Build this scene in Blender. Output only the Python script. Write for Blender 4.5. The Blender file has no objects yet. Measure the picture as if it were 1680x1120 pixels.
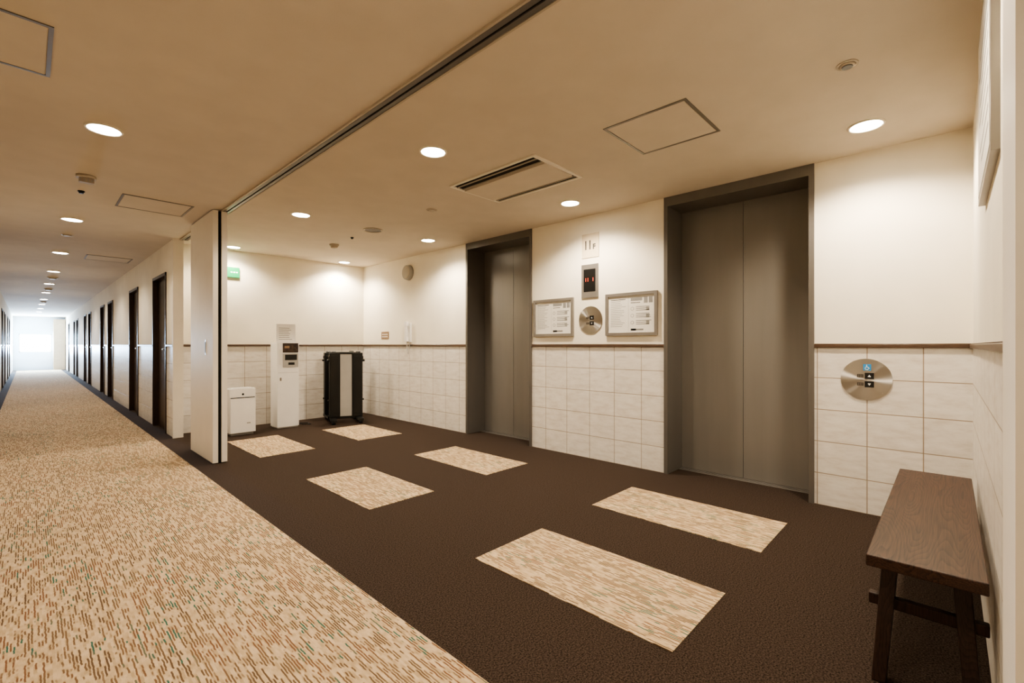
import bpy, bmesh, math, random
from mathutils import Matrix, Vector
random.seed(7)
H=2.255
# ---------------------------------------------------------------- materials
def new_mat(name):
    m=bpy.data.materials.new(name); m.use_nodes=True
    nt=m.node_tree; b=nt.nodes['Principled BSDF']
    return m,nt,b
def N(nt,t,**k):
    n=nt.nodes.new(t)
    for a,v in k.items(): setattr(n,a,v)
    return n
def coords(nt,scale=(1,1,1)):
    tc=N(nt,'ShaderNodeTexCoord'); mp=N(nt,'ShaderNodeMapping')
    mp.inputs['Scale'].default_value=scale
    nt.links.new(tc.outputs['Object'],mp.inputs['Vector']); return mp.outputs['Vector']
def noise(nt,vec,scale=1,detail=2,rough=.5):
    n=N(nt,'ShaderNodeTexNoise'); n.inputs['Scale'].default_value=scale
    n.inputs['Detail'].default_value=detail; n.inputs['Roughness'].default_value=rough
    nt.links.new(vec,n.inputs['Vector']); return n.outputs['Fac']
def ramp(nt,fac,stops):
    r=N(nt,'ShaderNodeValToRGB'); e=r.color_ramp.elements
    while len(e)<len(stops): e.new(.5)
    for i,(p,c) in enumerate(stops):
        e[i].position=p; e[i].color=(*c,1) if len(c)==3 else c
    nt.links.new(fac,r.inputs['Fac']); return r.outputs['Color']
def mix(nt,fac,a,b):
    m=N(nt,'ShaderNodeMix',data_type='RGBA')
    for s,v in ((m.inputs[0],fac),(m.inputs[6],a),(m.inputs[7],b)):
        if isinstance(v,(float,int)): s.default_value=v
        elif isinstance(v,tuple): s.default_value=(*v,1)
        else: nt.links.new(v,s)
    return m.outputs[2]
def bump(nt,b,h,strength=.2,dist=.002):
    n=N(nt,'ShaderNodeBump'); n.inputs['Strength'].default_value=strength; n.inputs['Distance'].default_value=dist
    nt.links.new(h,n.inputs['Height']); nt.links.new(n.outputs['Normal'],b.inputs['Normal'])
def simple(name,col,rough=.5,metal=0,var=.08,scale=8,bmp=0,bscale=300,stretch=(1,1,1),emit=0):
    m,nt,b=new_mat(name)
    v=coords(nt,stretch); f=noise(nt,v,scale,3)
    lo=tuple(c*(1-var) for c in col); hi=tuple(min(1,c*(1+var)) for c in col)
    c=ramp(nt,f,[(.3,lo),(.7,hi)]); nt.links.new(c,b.inputs['Base Color'])
    b.inputs['Roughness'].default_value=rough; b.inputs['Metallic'].default_value=metal
    if bmp: bump(nt,b,noise(nt,v,bscale,2),bmp,.001)
    if emit:
        b.inputs['Emission Color'].default_value=(*col,1); b.inputs['Emission Strength'].default_value=emit
    return m
def tile_mat(name,axis,phase):
    m,nt,b=new_mat(name)
    tc=N(nt,'ShaderNodeTexCoord'); sp=N(nt,'ShaderNodeSeparateXYZ'); cb=N(nt,'ShaderNodeCombineXYZ')
    ad=N(nt,'ShaderNodeMath',operation='SUBTRACT'); ad.inputs[1].default_value=phase-26.2
    nt.links.new(tc.outputs['Object'],sp.inputs[0]); nt.links.new(sp.outputs[axis],ad.inputs[0])
    nt.links.new(ad.outputs[0],cb.inputs[0]); nt.links.new(sp.outputs[2],cb.inputs[1])
    br=N(nt,'ShaderNodeTexBrick'); br.offset=0; br.squash=1
    for k,v in (('Scale',1),('Mortar Size',.0028),('Mortar Smooth',.2),('Brick Width',.262),('Row Height',.209),('Bias',0)):
        br.inputs[k].default_value=v
    br.inputs['Color1'].default_value=(1,1,1,1); br.inputs['Color2'].default_value=(.94,.94,.94,1); br.inputs['Mortar'].default_value=(1,1,1,1)
    nt.links.new(cb.outputs[0],br.inputs['Vector'])
    mp=N(nt,'ShaderNodeMapping'); mp.inputs['Scale'].default_value=(5,16,1); mp.inputs['Rotation'].default_value=(0,0,.25)
    nt.links.new(cb.outputs[0],mp.inputs[0])
    f=noise(nt,mp.outputs[0],1.6,6,.65)
    c=ramp(nt,f,[(.3,(.66,.60,.53)),(.5,(.77,.725,.665)),(.7,(.84,.80,.745))])
    mm=N(nt,'ShaderNodeMix',data_type='RGBA',blend_type='MULTIPLY'); mm.inputs[0].default_value=1
    nt.links.new(c,mm.inputs[6]); nt.links.new(br.outputs['Color'],mm.inputs[7])
    c2=mix(nt,br.outputs['Fac'],mm.outputs[2],(.33,.25,.18))
    nt.links.new(c2,b.inputs['Base Color']); b.inputs['Roughness'].default_value=.36
    inv=N(nt,'ShaderNodeMath',operation='SUBTRACT'); inv.inputs[0].default_value=1
    nt.links.new(br.outputs['Fac'],inv.inputs[1]); bump(nt,b,inv.outputs[0],.6,.002)
    return m
def carpet_light():
    m,nt,b=new_mat('patterned_beige_carpet')
    tc=N(nt,'ShaderNodeTexCoord'); sp=N(nt,'ShaderNodeSeparateXYZ'); nt.links.new(tc.outputs['Object'],sp.inputs[0])
    def mth(op,a,v):
        n=N(nt,'ShaderNodeMath',operation=op)
        if isinstance(a,(int,float)): n.inputs[0].default_value=a
        else: nt.links.new(a,n.inputs[0])
        if v is not None:
            if isinstance(v,(int,float)): n.inputs[1].default_value=v
            else: nt.links.new(v,n.inputs[1])
        return n.outputs[0]
    wob=mth('MULTIPLY',noise(nt,coords(nt,(25,45,1)),1,1),.7)
    def dashes(pitch,ly,off,det=1.5):
        # yarn columns: quantise across the width, run long along the corridor
        u=mth('ADD',mth('MULTIPLY',sp.outputs[0],1/pitch),wob)
        col=mth('FLOOR',u,None); fr=mth('FRACT',u,None)
        cb=N(nt,'ShaderNodeCombineXYZ')
        nt.links.new(mth('ADD',mth('MULTIPLY',col,7.31),off),cb.inputs[0])
        nt.links.new(mth('MULTIPLY',sp.outputs[1],1/ly),cb.inputs[1])
        return noise(nt,cb.outputs[0],1,det,.6),fr
    f1,fr=dashes(.0085,.095,3.1); f2,_=dashes(.0085,.11,91.7); f3,_=dashes(.0085,.06,45.2)
    band=mth('GREATER_THAN',fr,.42)
    base=ramp(nt,f3,[(.36,(.44,.325,.20)),(.5,(.54,.41,.265)),(.64,(.61,.475,.32))])
    hue=noise(nt,coords(nt,(9,3,1)),1,2)
    dcol=ramp(nt,hue,[(.38,(.13,.082,.05)),(.5,(.19,.122,.072)),(.62,(.20,.105,.062))])
    m1=mth('MULTIPLY',ramp(nt,f1,[(.49,(0,0,0)),(.53,(1,1,1))]),band)
    c=mix(nt,m1,base,dcol)
    g=ramp(nt,noise(nt,coords(nt,(5,2,1)),1,2),[(.47,(.24,.16,.10)),(.55,(.05,.13,.10))])
    m2=mth('MULTIPLY',ramp(nt,f2,[(.595,(0,0,0)),(.62,(1,1,1))]),band)
    c=mix(nt,m2,c,g)
    nt.links.new(c,b.inputs['Base Color']); b.inputs['Roughness'].default_value=.95
    b.inputs['Specular IOR Level'].default_value=.1
    bump(nt,b,noise(nt,coords(nt,(260,260,1)),1,2),.5,.003)
    return m
def carpet_dark():
    m,nt,b=new_mat('dark_brown_carpet')
    f=noise(nt,coords(nt,(1,1,1)),170,2,.7)
    c=ramp(nt,f,[(.36,(.014,.009,.007)),(.64,(.074,.052,.040))])
    nt.links.new(c,b.inputs['Base Color']); b.inputs['Roughness'].default_value=.95
    b.inputs['Specular IOR Level'].default_value=.12
    bump(nt,b,f,.6,.003); return m
def wood(name,d,l,rough=.35,axis=0,k=34,spec=.5):
    m,nt,b=new_mat(name)
    sc=[9,9,9]; sc[axis]=.9
    f=noise(nt,coords(nt,tuple(sc)),1,1.5,.4)
    mu=N(nt,'ShaderNodeMath',operation='MULTIPLY'); mu.inputs[1].default_value=k; nt.links.new(f,mu.inputs[0])
    si=N(nt,'ShaderNodeMath',operation='FRACT'); nt.links.new(mu.outputs[0],si.inputs[0])
    sc2=[260,260,260]; sc2[axis]=7
    f2=noise(nt,coords(nt,tuple(sc2)),1,2)
    md=tuple(a*.45+b_*.55 for a,b_ in zip(d,l))
    c=ramp(nt,si.outputs[0],[(0,l),(.6,md),(.88,d),(1,l)])
    c=mix(nt,.4,c,ramp(nt,f2,[(.4,d),(.6,l)]))
    nt.links.new(c,b.inputs['Base Color']); b.inputs['Roughness'].default_value=rough
    b.inputs['Specular IOR Level'].default_value=spec
    bump(nt,b,f2,.2,.001); return m
def brushed_disc():
    m,nt,b=new_mat('radial_brushed_steel')
    tg=N(nt,'ShaderNodeTangent',direction_type='RADIAL',axis='X')
    nt.links.new(tg.outputs[0],b.inputs['Tangent'])
    b.inputs['Base Color'].default_value=(.50,.48,.45,1); b.inputs['Metallic'].default_value=1
    b.inputs['Roughness'].default_value=.30; b.inputs['Anisotropic'].default_value=.97
    return m
M=dict(
 cream=simple('cream_wallpaper',(.88,.82,.70),.75,var=.03,scale=4,bmp=.25,bscale=220),
 ceil=simple('ceiling_wallpaper',(.66,.59,.50),.85,var=.03,scale=5,bmp=.3,bscale=180),
 tileY=tile_mat('tile_wall_long',1,.108), tileY2=tile_mat('tile_wall_middle',1,1.90),
 tileX=tile_mat('tile_wall_cross',0,.10),
 trim=simple('brown_dado_trim',(.085,.050,.032),.35,var=.2,scale=3,stretch=(4,4,60)),
 clight=carpet_light(), cdark=carpet_dark(),
 evdoor=simple('taupe_steel_door',(.212,.198,.182),.33,.25,var=.04,scale=2,stretch=(6,6,.5)),
 evframe=simple('taupe_steel_frame',(.152,.141,.129),.36,.3,var=.04,scale=2,stretch=(6,6,.5)),
 black=simple('black_plastic',(.006,.006,.006),.4,var=.2),
 gap=simple('dark_gap',(.006,.005,.004),.9,var=.1),
 steel=simple('satin_steel',(.60,.57,.52),.3,1,var=.05,scale=3,stretch=(30,30,2)),
 alu=simple('grey_aluminium_frame',(.30,.28,.26),.35,.6,var=.05),
 disc=brushed_disc(),
 white=simple('white_plastic',(.85,.83,.80),.4,var=.02),
 daytint=simple('white_daylight_tint',(.66,.75,.86),.5,var=.02),  # bluish window daylight on the end wall, put into its base colour
 offwhite=simple('offwhite_panel_paint',(.82,.76,.67),.5,var=.02),
 paper=simple('paper',(.78,.755,.70),.6,var=.02),
 ink=simple('print_ink',(.06,.055,.05),.7,var=.1),
 inkg=simple('grey_print',(.26,.25,.24),.7,var=.1),
 wooddoor=wood('dark_wood_door',(.022,.012,.008),(.048,.025,.015),.4,2),
 bench=wood('bench_stained_oak',(.011,.006,.005),(.068,.033,.022),.45,0,40,.3),
 benchleg=wood('bench_leg_oak',(.012,.006,.005),(.04,.019,.013),.45,2,34,.3),
 lamp=simple('lamp_diffuser',(1,.90,.72),.5,var=0,emit=40),
 ring=simple('downlight_ring',(.85,.80,.70),.4,var=.02),
 beige=simple('beige_plastic',(.48,.42,.34),.5,var=.04),
 greyp=simple('grey_plastic',(.40,.385,.36),.5,var=.05),
 darkgrey=simple('dark_grey_plate',(.09,.08,.07),.4,.4,var=.05),
 red=simple('red_led',(1,.06,.02),.5,var=0,emit=.8),
 green=simple('exit_green',(.0,.30,.10),.5,var=.02,emit=.25),
 exitw=simple('exit_white',(.95,1,.95),.5,var=0,emit=.6),
 blue=simple('sign_blue',(.03,.25,.55),.5,var=.02),
 brownsign=simple('brown_sign',(.26,.17,.10),.5,var=.1),
 photo=simple('brown_print',(.045,.024,.014),.5,var=.6,scale=40),
 hatchline=simple('hatch_frame',(.20,.18,.155),.45,.3,var=.05),
 plate=simple('cream_plate',(.66,.56,.41),.5,var=.02),
 endbeige=simple('beige_laminate',(.42,.33,.24),.5,var=.05),
)
# ---------------------------------------------------------------- mesh builder
class MB:
    def __init__(s): s.bm=bmesh.new(); s.mats=[]
    def mi(s,m):
        m=M[m] if isinstance(m,str) else m
        if m not in s.mats: s.mats.append(m)
        return s.mats.index(m)
    def _fin(s,vs,m,smooth=False):
        i=s.mi(m); fs=set(f for v in vs for f in v.link_faces)
        for f in fs: f.material_index=i; f.smooth=smooth
    def box(s,x0,x1,y0,y1,z0,z1,m,rot=None):
        c=Vector(((x0+x1)/2,(y0+y1)/2,(z0+z1)/2))
        mt=Matrix.Translation(c)
        if rot is not None: mt=mt@rot.to_4x4()
        mt=mt@Matrix.Diagonal((abs(x1-x0),abs(y1-y0),abs(z1-z0),1))
        r=bmesh.ops.create_cube(s.bm,size=1,matrix=mt); s._fin(r['verts'],m); return s
    def cyl(s,p0,p1,r0,m,r1=None,seg=32,smooth=True):
        p0=Vector(p0);p1=Vector(p1); d=p1-p0
        q=d.to_track_quat('Z','Y').to_matrix().to_4x4()
        r=bmesh.ops.create_cone(s.bm,cap_ends=True,segments=seg,radius1=r0,radius2=r0 if r1 is None else r1,depth=d.length,matrix=Matrix.Translation((p0+p1)/2)@q)
        s._fin(r['verts'],m)
        if smooth:
            for f in set(f for v in r['verts'] for f in v.link_faces):
                if len(f.verts)==4: f.smooth=True
        return s
    def beam(s,p0,p1,w0,w1,d0,d1,m):
        """tapered rectangular leg, w along X, d along Y"""
        vs=[]
        for p,w,d in ((p0,w0,d0),(p1,w1,d1)):
            for a,b in ((-1,-1),(1,-1),(1,1),(-1,1)):
                vs.append(s.bm.verts.new((p[0]+a*w/2,p[1]+b*d/2,p[2])))
        F=[(3,2,1,0),(4,5,6,7)]+[(i,(i+1)%4,4+(i+1)%4,4+i) for i in range(4)]
        for f in F: s.bm.faces.new([vs[i] for i in f])
        s._fin(vs,m); return s
    def poly(s,pts,m):
        vs=[s.bm.verts.new(p) for p in pts]; s.bm.faces.new(vs); s._fin(vs,m); return s
    def ring(s,c,axis,R,r,m,seg=40,ms=10):
        c=Vector(c); q=Vector(axis).to_track_quat('Z','Y').to_matrix()
        g=[[s.bm.verts.new(c+q@Vector(((R+r*math.cos(b))*math.cos(a),(R+r*math.cos(b))*math.sin(a),r*math.sin(b))))
            for b in [2*math.pi*j/ms for j in range(ms)]] for a in [2*math.pi*i/seg for i in range(seg)]]
        vs=[v for l in g for v in l]
        for i in range(seg):
            for j in range(ms):
                s.bm.faces.new((g[i][j],g[(i+1)%seg][j],g[(i+1)%seg][(j+1)%ms],g[i][(j+1)%ms]))
        s._fin(vs,m,True); return s
    def tube(s,pts,r,m,seg=8):
        for a,b in zip(pts,pts[1:]): s.cyl(a,b,r,m,seg=seg)
        return s
    def obj(s,name,bev=0,origin=True,parent=None):
        me=bpy.data.meshes.new(name)
        if origin:
            co=[v.co for v in s.bm.verts]
            o=Vector([(min(c[i] for c in co)+max(c[i] for c in co))/2 for i in range(3)])
            bmesh.ops.translate(s.bm,verts=s.bm.verts,vec=-o)
        else: o=Vector((0,0,0))
        bmesh.ops.recalc_face_normals(s.bm,faces=s.bm.faces)
        s.bm.to_mesh(me); s.bm.free()
        for m in s.mats: me.materials.append(m)
        ob=bpy.data.objects.new(name,me); ob.location=o
        bpy.context.collection.objects.link(ob)
        if bev:
            b=ob.modifiers.new('bevel','BEVEL'); b.width=bev; b.segments=3; b.limit_method='ANGLE'; b.angle_limit=math.radians(40)
            b.harden_normals=True
            for p in me.polygons: p.use_smooth=True
        if parent: ob.parent=parent; ob.matrix_parent_inverse=Matrix.Translation(-parent.location)
        return ob
FX=Matrix(((0,0,-1),(-1,0,0),(0,1,0)))   # text facing -X
def text(body,loc,size,rot,m,parent,name,sx=1,off=0):
    c=bpy.data.curves.new(name,'FONT'); c.body=body; c.size=size; c.align_x='CENTER'; c.align_y='CENTER'; c.extrude=.0006; c.offset=off
    c.materials.append(M[m]); o=bpy.data.objects.new(name,c)
    o.matrix_world=Matrix.Translation(loc)@rot.to_4x4()@Matrix.Diagonal((sx,1,1,1))
    bpy.context.collection.objects.link(o)
    o.parent=parent; o.matrix_parent_inverse=Matrix.Translation(-parent.location)
    return o
# ---------------------------------------------------------------- shell
XW=3.6; YN=-.096; YB=6.6; XC=1.14; XL=-.42; YE=28; YS=-3; DT=1.045
MB().box(XL-.2,4.3,YS-.2,YE+.2,-.12,0,'cdark').obj('floor',origin=False)
MB().box(XL-.2,4.3,YS-.2,YE+.2,H,H+.12,'ceil').obj('ceiling',origin=False)
b=MB()
for y0,y1,t in ((YN-.2,.648,'tileY'),(1.694,3.131,'tileY2'),(4.169,YB+.2,'tileY')):
    b.box(XW,4.0,y0,y1,0,DT,t); b.box(XW,4.0,y0,y1,DT,H,'cream')
b.box(4.0,4.1,YN-.2,YB+.2,0,H,'cream')
b.obj('wall_right',origin=False)
b=MB(); b.box(1.226,XW,YB,YB+.2,0,DT,'tileX'); b.box(1.226,XW,YB,YB+.2,DT,H,'cream'); b.obj('wall_back',origin=False)
b=MB(); b.box(XC,XW,YN-.2,YN,0,DT,'tileX'); b.box(XC,XW,YN-.2,YN,DT,H,'cream'); b.obj('wall_front',origin=False)
doors=[(6.75,7.58),(8.76,9.6),(11.7,12.5),(13.1,13.9),(16.1,16.9),(17.5,18.3),(20.5,21.3),(21.9,22.7),(24.9,25.7)]
DH=1.92
def side_wall(name,x0,x1,ya,yb,ds):
    b=MB(); y=ya
    for d0,d1 in ds:
        b.box(x0,x1,y,d0,0,DT,'tileY'); b.box(x0,x1,y,d0,DT,H,'cream'); b.box(x0,x1,d0,d1,DH,H,'cream'); y=d1
    b.box(x0,x1,y,yb,0,DT,'tileY'); b.box(x0,x1,y,yb,DT,H,'cream')
    b.obj(name,origin=False)
side_wall('wall_corridor_right',XC,XC+.086,6.36,YE,doors)
side_wall('wall_corridor_right_front',XC,XC+.1,YS,YN-.2,[])
ldoors=[(0.9-3,1.7-3),(3.2,4.0),(7.4,8.2),(11.7,12.5),(16.1,16.9),(17.9,18.7),(20.5,21.3),(22.6,23.4)]
side_wall('wall_left',XL-.086,XL,YS,YE,ldoors)
b=MB(); b.box(XL-.2,XL-.09,YS,YE,0,H,'cream'); b.obj('wall_left_outer',origin=False)
b=MB(); b.box(XC+.09,XC+.15,YB+.2,YE,0,H,'cream'); b.obj('wall_corridor_right_outer',origin=False)
MB().box(XL-.2,XC+.15,YS-.2,YS,0,H,'cream').obj('wall_corridor_front',origin=False)
# end wall w/ window
wx0,wx1,wz0,wz1=-.25,.72,.75,1.52
b=MB()
b.box(XL-.2,wx0,YE,YE+.15,0,H,'daytint').box(wx1,XC+.15,YE,YE+.15,0,H,'daytint')
b.box(wx0,wx1,YE,YE+.15,0,wz0,'daytint').box(wx0,wx1,YE,YE+.15,wz1,H,'daytint')
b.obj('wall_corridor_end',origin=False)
b=MB(); f=.035
b.box(wx0,wx1,YE+.02,YE+.07,wz0,wz0+f,'white').box(wx0,wx1,YE+.02,YE+.07,wz1-f,wz1,'white')
b.box(wx0,wx0+f,YE+.02,YE+.07,wz0,wz1,'white').box(wx1-f,wx1,YE+.02,YE+.07,wz0,wz1,'white')
b.obj('window_1')
b=MB().box(.77,XC-.016,YE-.45,YE-.01,0.006,2.15,'endbeige').box(.762,.77,YE-.43,YE-.03,.1,2.1,'endbeige').box(.79,XC-.03,YE-.458,YE-.45,.1,2.1,'endbeige')
b.obj('storage_cabinet')
# doors
def door(x,sgn,y0,y1):
    b=MB()
    b.box(x+sgn*.045,x+sgn*.08,y0+.03,y1-.03,0.005,DH-.03,'wooddoor')
    b.box(x-sgn*.012,x+sgn*.084,y0,y0+.035,0,DH,'wooddoor').box(x-sgn*.012,x+sgn*.084,y1-.035,y1,0,DH,'wooddoor')
    b.box(x-sgn*.012,x+sgn*.084,y0,y1,DH-.035,DH,'wooddoor')
    yh=y0+.1
    b.box(x+sgn*.04,x+sgn*.046,yh-.025,yh+.025,.93,1.13,'steel')
    b.cyl((x+sgn*.045,yh,1.0),(x-sgn*.01,yh,1.0),.009,'steel',seg=12).cyl((x-sgn*.005,yh-.01,1.0),(x-sgn*.005,yh+.11,1.0),.009,'steel',seg=12)
    return b
n=1
for d0,d1 in doors: door(XC,1,d0,d1).obj('door_%d'%n); n+=1
for d0,d1 in ldoors: door(XL,-1,d0,d1).obj('door_%d'%n); n+=1
# dado trim
def tr(b,ax,pos,sgn,a,c):
    lo,hi=(pos,pos+sgn*.014)
    z=DT
    if ax=='x': b.box(min(lo,hi),max(lo,hi),a,c,z-.011,z+.010,'trim'); b.box(min(pos,pos+sgn*.008),max(pos,pos+sgn*.008),a,c,z+.010,z+.015,'trim')
    else: b.box(a,c,min(lo,hi),max(lo,hi),z-.011,z+.010,'trim'); b.box(a,c,min(pos,pos+sgn*.008),max(pos,pos+sgn*.008),z+.010,z+.015,'trim')
b=MB()
for a,c in ((YN,.648),(1.694,3.131),(4.169,YB)): tr(b,'x',XW,-1,a,c)
b.obj('trim_1',.003)
b=MB(); tr(b,'y',YB,-1,1.226,XW-.014); b.obj('trim_2',.003)
b=MB(); tr(b,'y',YN,1,1.38,XW-.014); b.obj('trim_3',.003)
b=MB(); y=6.36
for d0,d1 in doors: tr(b,'x',XC,-1,y,d0); y=d1
tr(b,'x',XC,-1,y,YE-.5); b.obj('trim_4',.003)
b=MB(); y=YS
for d0,d1 in ldoors: tr(b,'x',XL,1,y,d0); y=d1
tr(b,'x',XL,1,y,YE); b.obj('trim_5',.003)
# jambs for the sliding partition
MB().box(XC-.01,1.38,YN,YN+.016,0,H,'offwhite').obj('trim_6')
MB().box(XC-.012,1.226,6.335,6.36,0,H,'offwhite').obj('trim_7')
# ---------------------------------------------------------------- floor finishes
MB().box(-.30,.985,YS,YE-.47,0,.004,'clight').obj('corridor_carpet',origin=False)
for x0,x1,y0,y1 in ((1.515,2.03,.685,1.69),(2.555,3.08,.69,1.70),(1.50,2.01,2.68,3.64),(2.55,3.055,2.71,3.71),(1.49,2.01,4.66,5.68),(2.51,3.06,4.71,5.62)):
    MB().box(x0,x1,y0,y1,0,.003,'clight').obj('carpet_tile',origin=False)
# ---------------------------------------------------------------- elevators
def elevator(y0,y1):
    b=MB(); fr=.032; top=H-.075; xd=3.9
    b.box(XW-.012,xd,y0,y0+fr,0,H,'evframe').box(XW-.012,xd,y1-fr,y1,0,H,'evframe')
    b.box(XW-.012,xd,y0+fr,y1-fr,top,H,'evframe')
    ym=(y0+y1)/2
    b.box(xd-.03,xd-.0,y0+fr,ym-.0015,.006,top,'evdoor').box(xd-.03,xd,ym+.0015,y1-fr,.006,top,'evdoor')
    b.box(xd-.005,xd+.04,y0,y1,0,H-.001,'gap')
    b.box(xd-.10,xd-.005,y0+fr,y1-fr,0,.005,'alu')
    for k in (0,1,2): b.box(xd-.085+.025*k,xd-.08+.025*k,y0+fr,y1-fr,.005,.0058,'gap')
    b.obj('elevator_door',.0015)
elevator(.648,1.694); elevator(3.131,4.169)
# call button discs
def call_plate(yc,zc,wheel):
    b=MB(); x=XW; R=.129
    b.cyl((x,yc,zc),(x-.006,yc,zc),R,'disc',seg=72)
    for dz in (.022,-.03):
        # braille plate left, button right
        b.box(x-.008,x-.006,yc+.012,yc+.044,zc+dz-.010,zc+dz+.010,'darkgrey')
        b.box(x-.0085,x-.006,yc-.040,yc+.006,zc+dz-.019,zc+dz+.019,'black')
        s=1 if dz>0 else -1; yy=yc-.017
        b.poly([(x-.0088,yy+.008,zc+dz-s*.006),(x-.0088,yy-.008,zc+dz-s*.006),(x-.0088,yy,zc+dz+s*.008)],'white')
        for i in range(3):
            for j in range(2): b.cyl((x-.008,yc+.036-.008*i,zc+dz-.004+.008*j),(x-.0092,yc+.036-.008*i,zc+dz-.004+.008*j),.0017,'steel',seg=8)
    if wheel:
        zz=zc+.075; yy=yc-.006
        b.box(x-.007,x-.006,yy-.02,yy+.02,zz-.02,zz+.02,'blue')
        b.ring((x-.0075,yy+.001,zz-.006),(1,0,0),.009,.0013,'white',24,6)
        b.cyl((x-.007,yy+.002,zz+.014),(x-.008,yy+.002,zz+.014),.0028,'white',seg=12)
        b.tube([(x-.0076,yy+.002,zz+.010),(x-.0076,yy+.001,zz),(x-.0076,yy-.007,zz),(x-.0076,yy-.012,zz-.011)],.0014,'white',6)
    for a in (45,135,225,315):
        aa=math.radians(a); b.cyl((x-.006,yc+math.cos(aa)*.115,zc+math.sin(aa)*.115),(x-.0068,yc+math.cos(aa)*.115,zc+math.sin(aa)*.115),.003,'steel',seg=10)
    b.obj('elevator_call_button_plate')
call_plate(.375,.837,True); call_plate(2.412,1.282,False)
# floor indicator
b=MB(); b.box(XW-.012,XW,2.326,2.507,1.49,1.80,'alu').box(XW-.0135,XW-.012,2.352,2.481,1.545,1.755,'black')
o=b.obj('elevator_floor_indicator',.002)
text('11',(XW-.0142,2.445,1.655),.048,FX,'red',o,'floor_digits')
text('1',(XW-.0142,2.377,1.655),.048,FX,'red',o,'floor_digit_b')
b=MB(); b.box(XW-.006,XW,2.32,2.505,1.862,2.085,'plate'); o=b.obj('floor_number_sign')
text('11',(XW-.0075,2.438,1.975),.115,FX,'ink',o,'number',.8,.003)
text('F',(XW-.0075,2.370,1.958),.066,FX,'ink',o,'letter',1,.0025)
# notice frames
def notice(y1,y0,z0,z1):
    b=MB(); x=XW; fr=.026; W=y1-y0; Hh=z1-z0
    b.box(x-.022,x,y0,y1,z0,z0+fr,'alu').box(x-.022,x,y0,y1,z1-fr,z1,'alu')
    b.box(x-.022,x,y0,y0+fr,z0+fr,z1-fr,'alu').box(x-.022,x,y1-fr,y1,z0+fr,z1-fr,'alu')
    b.box(x-.010,x,y0+fr,y1-fr,z0+fr,z1-fr,'paper')
    def r(u0,u1,v0,v1,m): b.box(x-.0108,x-.010,y1-u1*W,y1-u0*W,z0+v0*Hh,z0+v1*Hh,m)
    # left sheet of text
    r(.10,.40,.84,.855,'ink')
    for i in range(15):
        v=.80-i*.042; r(.10,.10+random.uniform(.18,.33),v,v+.010,'inkg')
    r(.455,.457,.1,.9,'inkg')
    r(.50,.72,.80,.87,'inkg'); r(.50,.68,.75,.765,'ink')
    r(.75,.82,.74,.88,'inkg'); r(.84,.91,.74,.88,'inkg')
    for k in range(3):
        v=.62-k*.16
        b.cyl((x-.010,y1-.53*W,z0+v*Hh),(x-.011,y1-.53*W,z0+v*Hh),.016,'greyp',seg=20)
        b.cyl((x-.0111,y1-.53*W,z0+v*Hh),(x-.0114,y1-.53*W,z0+v*Hh),.011,'paper',seg=20)
        for j in range(3): r(.60,.60+random.uniform(.18,.3),v-.045+.04*j,v-.03+.04*j,'inkg')
        r(.79,.85,v-.05,v+.05,'greyp')
    r(.52,.74,.12,.155,'inkg'); r(.50,.60,.115,.16,'ink')
    b.obj('framed_notice')
notice(3.098,2.599,1.137,1.507); notice(2.242,1.747,1.133,1.505)
# ---------------------------------------------------------------- ceiling fittings
def downlight(x,y,e,lit=True):
    b=MB(); b.ring((x,y,H-.001),(0,0,1),.078,.007,'ring',40,8)
    b.cyl((x,y,H-.006),(x,y,H+.001),.066,'lamp',r1=.074)
    o=b.obj('ceiling_downlight')
    l=bpy.data.lights.new('downlight_beam','SPOT'); l.energy=e; l.color=(1,.855,.655); l.spot_size=math.radians(146); l.spot_blend=.55; l.shadow_soft_size=.06
    lo=bpy.data.objects.new('beam',l); lo.location=(x,y,H-.03); bpy.context.collection.objects.link(lo)
    lo.parent=o; lo.matrix_parent_inverse=Matrix.Translation(-o.location)
EL=88
for x in (1.74,3.17):
    for y in (.33,2.33,4.34,6.37): downlight(x,y,EL*(1.25 if x>2 else .72))
for y in (-2.0,.75,3.42,6.10,8.4,10.6,12.8,15,17.2,19.4,21.6,23.8): downlight(.295,y,EL*.60)
def hatch(x0,x1,y0,y1):
    b=MB(); w=.014; z=H-.004
    b.box(x0,x1,y0,y0+w,z,H,'hatchline').box(x0,x1,y1-w,y1,z,H,'hatchline')
    b.box(x0,x0+w,y0+w,y1-w,z,H,'hatchline').box(x1-w,x1,y0+w,y1-w,z,H,'hatchline')
    b.box(x0+w+.003,x1-w-.003,y0+w+.003,y1-w-.003,z+.001,H,'ceil')
    b.obj('ceiling_access_hatch')
hatch(2.21,2.68,.93,1.40); hatch(-.40,.07,2.46,2.93); hatch(.52,1.0,4.76,5.22); hatch(.54,1.02,8.3,8.76)
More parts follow.
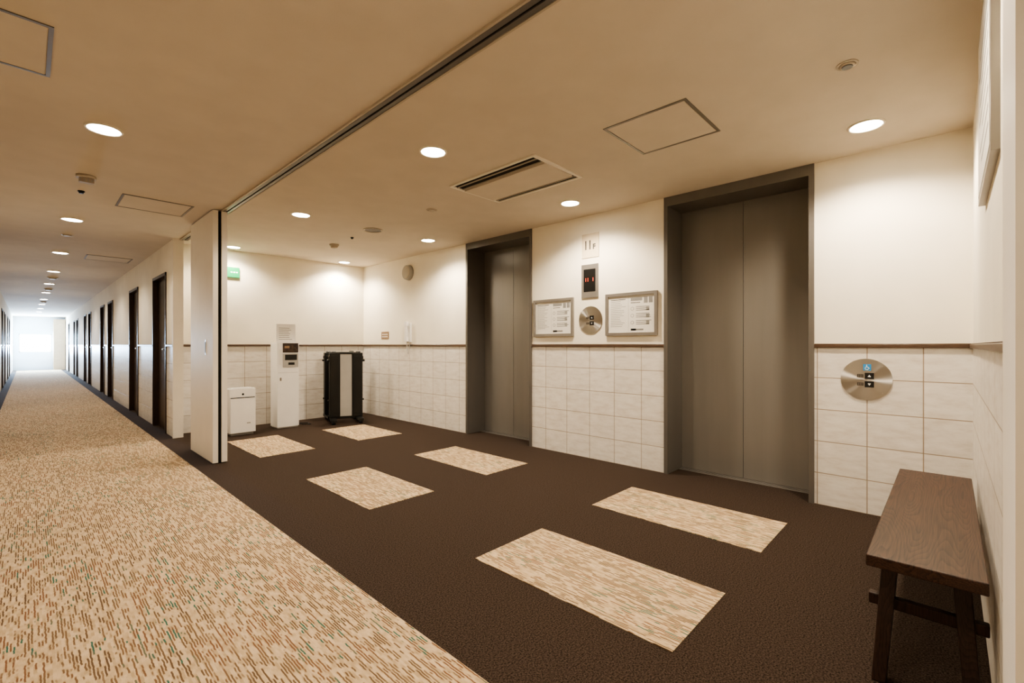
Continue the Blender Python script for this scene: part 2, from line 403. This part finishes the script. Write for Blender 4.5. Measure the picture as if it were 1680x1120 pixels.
# AC cassette
b=MB(); x0,x1,y0,y1=2.2,2.73,1.895,2.745; z=H-.010
b.box(x0,x1,y0,y0+.025,z,H,'ring').box(x0,x1,y1-.025,y1,z,H,'ring')
b.box(x0,x0+.018,y0+.025,y1-.025,z,H,'ring').box(x1-.018,x1,y0+.025,y1-.025,z,H,'ring')
b.box(x0+.018,x1-.018,y0+.025,y1-.025,H-.002,H,'gap')
b.box(x0+.13,x1-.09,y0+.028,y1-.028,z-.008,H,'ceil')
b.box(x0+.055,x0+.061,y0+.025,y1-.025,z,H,'beige').box(x0+.112,x0+.118,y0+.025,y1-.025,z,H,'beige')
b.box(x1-.055,x1-.050,y0+.025,y1-.025,z,H,'beige')
b.obj('air_conditioner_ceiling_vent',.0015)
def puck(name,x,y,r,h,m,m2=None,r2=None):
    b=MB(); b.cyl((x,y,H),(x,y,H-h*.4),r,m); b.cyl((x,y,H-h*.4),(x,y,H-h),r*.8,m,r1=r*.6)
    if m2: b.cyl((x,y,H-h),(x,y,H-h-.003),r2,m2)
    b.obj(name)
puck('motion_sensor',2.427,.317,.04,.010,'beige','black',.02)
puck('ceiling_sensor',2.48,3.34,.048,.012,'beige')
b=MB(); b.ring((2.49,4.37,H-.002),(0,0,1),.092,.008,'beige',40,8); b.cyl((2.49,4.37,H),(2.49,4.37,H-.004),.09,'photo')
b.obj('ceiling_speaker')
puck('smoke_detector',2.535,5.35,.055,.045,'beige','greyp',.02)
puck('sprinkler_head',2.5,4.84,.018,.02,'black')
b=MB(); b.cyl((.288,4.46,H),(.288,4.46,H-.02),.055,'beige').box(.25,.33,4.44,4.48,H-.05,H-.02,'beige')
for k in range(4): b.box(.255+.02*k,.262+.02*k,4.436,4.485,H-.045,H-.024,'greyp')
b.obj('smoke_detector')
puck('sprinkler_head',.29,4.92,.022,.02,'black'); puck('ceiling_sensor',.30,7.0,.05,.012,'beige')
puck('smoke_detector',.31,11.6,.07,.03,'beige'); puck('smoke_detector',.31,14.0,.07,.03,'beige'); puck('smoke_detector',.31,18.2,.07,.03,'beige')
# rail + sliding partition
b=MB()
b.box(1.190,1.200,YN+.016,6.335,H-.012,H,'beige').box(1.262,1.272,YN+.016,6.335,H-.012,H,'beige')
b.box(1.200,1.262,YN+.016,6.335,H-.004,H,'gap')
b.box(1.203,1.226,YN+.016,6.335,H-.010,H,'evframe').box(1.238,1.259,YN+.016,6.335,H-.010,H,'evframe')
b.obj('ceiling_track_rail')
b=MB()
b.box(1.125,1.165,4.70,5.50,.008,H-.012,'offwhite')
b.box(1.165,1.192,4.715,5.50,.008,H-.012,'gap')  # solid dark filler painting the shadow in the seam between panels
b.box(1.192,1.237,4.70,5.50,.008,H-.012,'offwhite')
b.box(1.1235,1.125,4.93,4.965,.96,1.10,'steel').box(1.1225,1.1235,4.94,4.955,.98,1.08,'gap')
b.box(1.13,1.235,4.72,5.48,0,.008,'black')
b.obj('sliding_partition_panel',.001)
# ---------------------------------------------------------------- bench
b=MB()
b.box(1.745,3.075,-.078,.183,.385,.42,'bench')
for xt,xb in ((1.93,1.85),(2.89,2.97)):
    for yt,yb in ((.135,.160),(-.025,-.052)):
        b.beam((xb,yb,0),(xt,yt,.386),.046,.052,.036,.042,'benchleg')
    xm=xt+(xb-xt)*.42
    b.box(xm-.014,xm+.014,-.085,.190,.215,.25,'benchleg')
b.box(1.93,2.89,.03,.075,.335,.386,'benchleg')
b.obj('wooden_bench',.004)
# sign board on near wall
b=MB(); b.box(1.72,2.39,YN,YN+.018,1.555,2.14,'alu').box(1.745,2.365,YN+.018,YN+.019,1.58,2.115,'paper')
for i in range(8): b.box(1.80,2.3-random.uniform(0,.2),YN+.019,YN+.0193,1.65+.05*i,1.662+.05*i,'inkg')
b.obj('wall_notice_board',.001)
# ---------------------------------------------------------------- things on the elevator wall
b=MB(); b.box(XW-.025,XW,5.30,5.41,1.09,1.35,'white').box(XW-.027,XW-.025,5.305,5.33,1.13,1.31,'white')
b.box(XW-.055,XW-.040,5.345,5.39,1.13,1.34,'white').box(XW-.060,XW-.025,5.34,5.395,1.31,1.37,'white').box(XW-.060,XW-.025,5.34,5.395,1.10,1.16,'white')
b.tube([(XW-.03,5.365,1.10),(XW-.03,5.37,1.03),(XW-.03,5.36,.95),(XW-.03,5.335,.93),(XW-.03,5.32,.98),(XW-.02,5.315,1.09)],.005,'greyp')
b.obj('wall_telephone',.004)
b=MB(); b.cyl((XW,5.36,2.04),(XW-.05,5.36,2.04),.105,'greyp',r1=.098,seg=48).cyl((XW-.05,5.36,2.04),(XW-.056,5.36,2.04),.085,'beige',r1=.078,seg=48)
for i in range(-3,4): b.box(XW-.058,XW-.056,5.30,5.42,2.04+i*.018-.003,2.04+i*.018+.003,'greyp')
b.obj('wall_speaker')
b=MB(); b.box(XW-.006,XW,5.875,6.07,1.14,1.245,'brownsign')
for i in range(2):
    for k in range(4): b.box(XW-.007,XW-.006,5.90+.04*k,5.925+.04*k,1.165+.035*i,1.18+.035*i,'white')
b.obj('wall_label_sign')
# ---------------------------------------------------------------- back wall things
b=MB(); b.box(1.50,1.865,YB-.03,YB,1.91,2.035,'green')
zc=1.972; x=1.575
b.cyl((x+.02,YB-.03,zc+.04),(x+.02,YB-.032,zc+.04),.009,'exitw',seg=16)
def st(p,q,w=.007):
    p=Vector((p[0],YB-.031,p[1])); q=Vector((q[0],YB-.031,q[1])); b.cyl(p,q,w,'exitw',seg=8)
st((x+.012,zc+.025),(x-.004,zc-.008)); st((x-.004,zc-.008),(x+.02,zc-.022),.005); st((x+.02,zc-.022),(x+.012,zc-.045),.005)
st((x-.004,zc-.008),(x-.022,zc-.028),.005); st((x-.022,zc-.028),(x-.04,zc-.03),.005); st((x+.012,zc+.022),(x+.035,zc+.008),.004); st((x+.008,zc+.022),(x-.018,zc+.018),.004); st((x-.018,zc+.018),(x-.026,zc),.004)
b.box(1.66,1.72,YB-.032,YB-.03,zc-.006,zc+.006,'exitw'); b.poly([(1.66,YB-.0325,zc-.02),(1.66,YB-.0325,zc+.02),(1.635,YB-.0325,zc)],'exitw')
for k in range(3): b.box(1.765+.03*k,1.785+.03*k,YB-.032,YB-.03,zc-.006,zc+.008,'exitw')
b.obj('emergency_exit_sign')
# air purifier
b=MB(); x0,x1,y0,y1=1.60,1.875,5.98,6.22
b.box(x0,x1,y0+.02,y1,.03,.54,'white').box(x0+.005,x1-.005,y0,y0+.02,.03,.43,'white')
b.box(x0+.01,x1-.01,y0+.012,y0+.02,.432,.44,'gap').box(x0+.02,x1-.02,y0+.05,y1-.03,.538,.543,'greyp')
for k in range(6): b.box(x0+.03,x1-.03,y0+.06+.022*k,y0+.07+.022*k,.543,.546,'white')
b.cyl((x1-.135,y0+.02,.475),(x1-.135,y0+.017,.475),.012,'black',seg=20)
b.box(x1-.10,x1-.06,y0-.001,y0,.13,.145,'greyp').box(x0+.02,x1-.02,y0+.03,y1-.02,0,.03,'greyp')
b.obj('air_purifier',.008)
# card vending machine
b=MB(); x0,x1,y0,y1=2.155,2.42,6.10,6.33
b.box(x0,x1,y0,y1,.015,1.08,'white').box(x0+.01,x1-.01,y0+.01,y1-.01,0,.015,'greyp')
b.box(x0+.065,x1-.010,y0-.004,y0,.955,1.075,'photo').box(x0+.085,x1-.12,y0-.006,y0-.004,1.01,1.04,'brownsign')
b.box(x0+.065,x1-.010,y0-.008,y0,.77,.945,'greyp').box(x0+.09,x1-.03,y0-.012,y0-.008,.86,.93,'black').box(x0+.13,x1-.06,y0-.013,y0-.008,.80,.83,'black')
b.box(x0+.02,x0+.055,y0-.002,y0,.80,1.0,'paper').box(x0+.015,x1-.015,y0-.002,y0,.70,.703,'greyp').box(x0+.03,x0+.05,y0-.003,y0,.60,.64,'alu')
b.box(x0+.01,x1-.02,y0+.06,y0+.066,1.08,1.32,'white')
for i in range(7): b.box(x0+.04,x1-.06-random.uniform(0,.05),y0+.0595,y0+.06,1.12+.024*i,1.127+.024*i,'inkg')
b.obj('card_vending_machine',.004)
b=MB(); pts=[(2.43,6.25,.16),(2.45,6.28,.05),(2.5,6.2,.008),(2.58,6.12,.008),(2.6,6.25,.008),(2.52,6.35,.008),(2.50,6.5,.02),(2.50,6.59,.22)]
b.tube(pts,.005,'black'); b.box(2.47,2.53,6.585,6.6,.19,.28,'white'); b.obj('power_cord')
# trouser presses
def press(xc,yc,ang,name='trouser_press'):
    b=MB(); w=.17
    b.box(-.078,.078,-.018,.018,.06,.93,'greyp'); b.box(-.086,-.076,-.024,.024,.06,.94,'black').box(.076,.086,-.024,.024,.06,.94,'black')
    for s in (-1,1):
        b.box(s*.085,s*.215,-.045,.045,.075,.945,'black')
        b.box(s*.10,s*.20,-.052,-.045,.12,.90,'black')
        b.cyl((s*.215,-.02,.84),(s*.245,-.02,.84),.016,'black',seg=14).cyl((s*.215,-.02,.30),(s*.235,-.02,.30),.012,'black',seg=14)
        b.box(s*.19,s*.225,-.03,.03,.86,.90,'black')
        b.box(s*.13,s*.21,-.24,.10,.035,.07,'black')
        for q in (-.21,.07): b.cyl((s*.17-.022,q,.022),(s*.17+.022,q,.022),.022,'black',seg=18)
        b.cyl((s*.13,0,.95),(s*.19,0,.95),.018,'black',seg=14)
    b.box(-.2,.2,-.03,.03,.045,.08,'black'); b.box(-.15,.15,-.03,.03,.93,.955,'black')
    # bake the turn into the mesh so the origin stays with the object
    bmesh.ops.rotate(b.bm,verts=b.bm.verts,cent=(0,0,0),matrix=Matrix.Rotation(ang,3,'Z'))
    bmesh.ops.translate(b.bm,verts=b.bm.verts,vec=(xc,yc,0))
    b.obj(name,.003)
press(3.02,6.02,math.radians(-22)); press(3.10,6.36,math.radians(-14))
# ---------------------------------------------------------------- daylight at the corridor end
l=bpy.data.lights.new('daylight','AREA'); l.shape='RECTANGLE'; l.size=.95; l.size_y=.75; l.energy=900; l.color=(.50,.72,1)
lo=bpy.data.objects.new('window_daylight',l); lo.location=((wx0+wx1)/2,YE+.12,(wz0+wz1)/2); lo.rotation_euler=(math.radians(-90),0,0)
bpy.context.collection.objects.link(lo)
w=bpy.data.worlds.new('World'); bpy.context.scene.world=w; w.use_nodes=True
w.node_tree.nodes['Background'].inputs[0].default_value=(.7,.85,1,1); w.node_tree.nodes['Background'].inputs[1].default_value=25
# ---------------------------------------------------------------- camera
c=bpy.data.cameras.new('camera'); c.lens=755/1680*36; c.sensor_width=36; c.shift_y=6/1680; c.clip_start=.02
co=bpy.data.objects.new('camera',c); co.location=(0,0,1.05); co.rotation_euler=(math.radians(90),0,-math.radians(46.48))
bpy.context.collection.objects.link(co); bpy.context.scene.camera=co
try: bpy.context.scene.view_settings.look='AgX - Medium High Contrast'
except Exception as e: print(e)
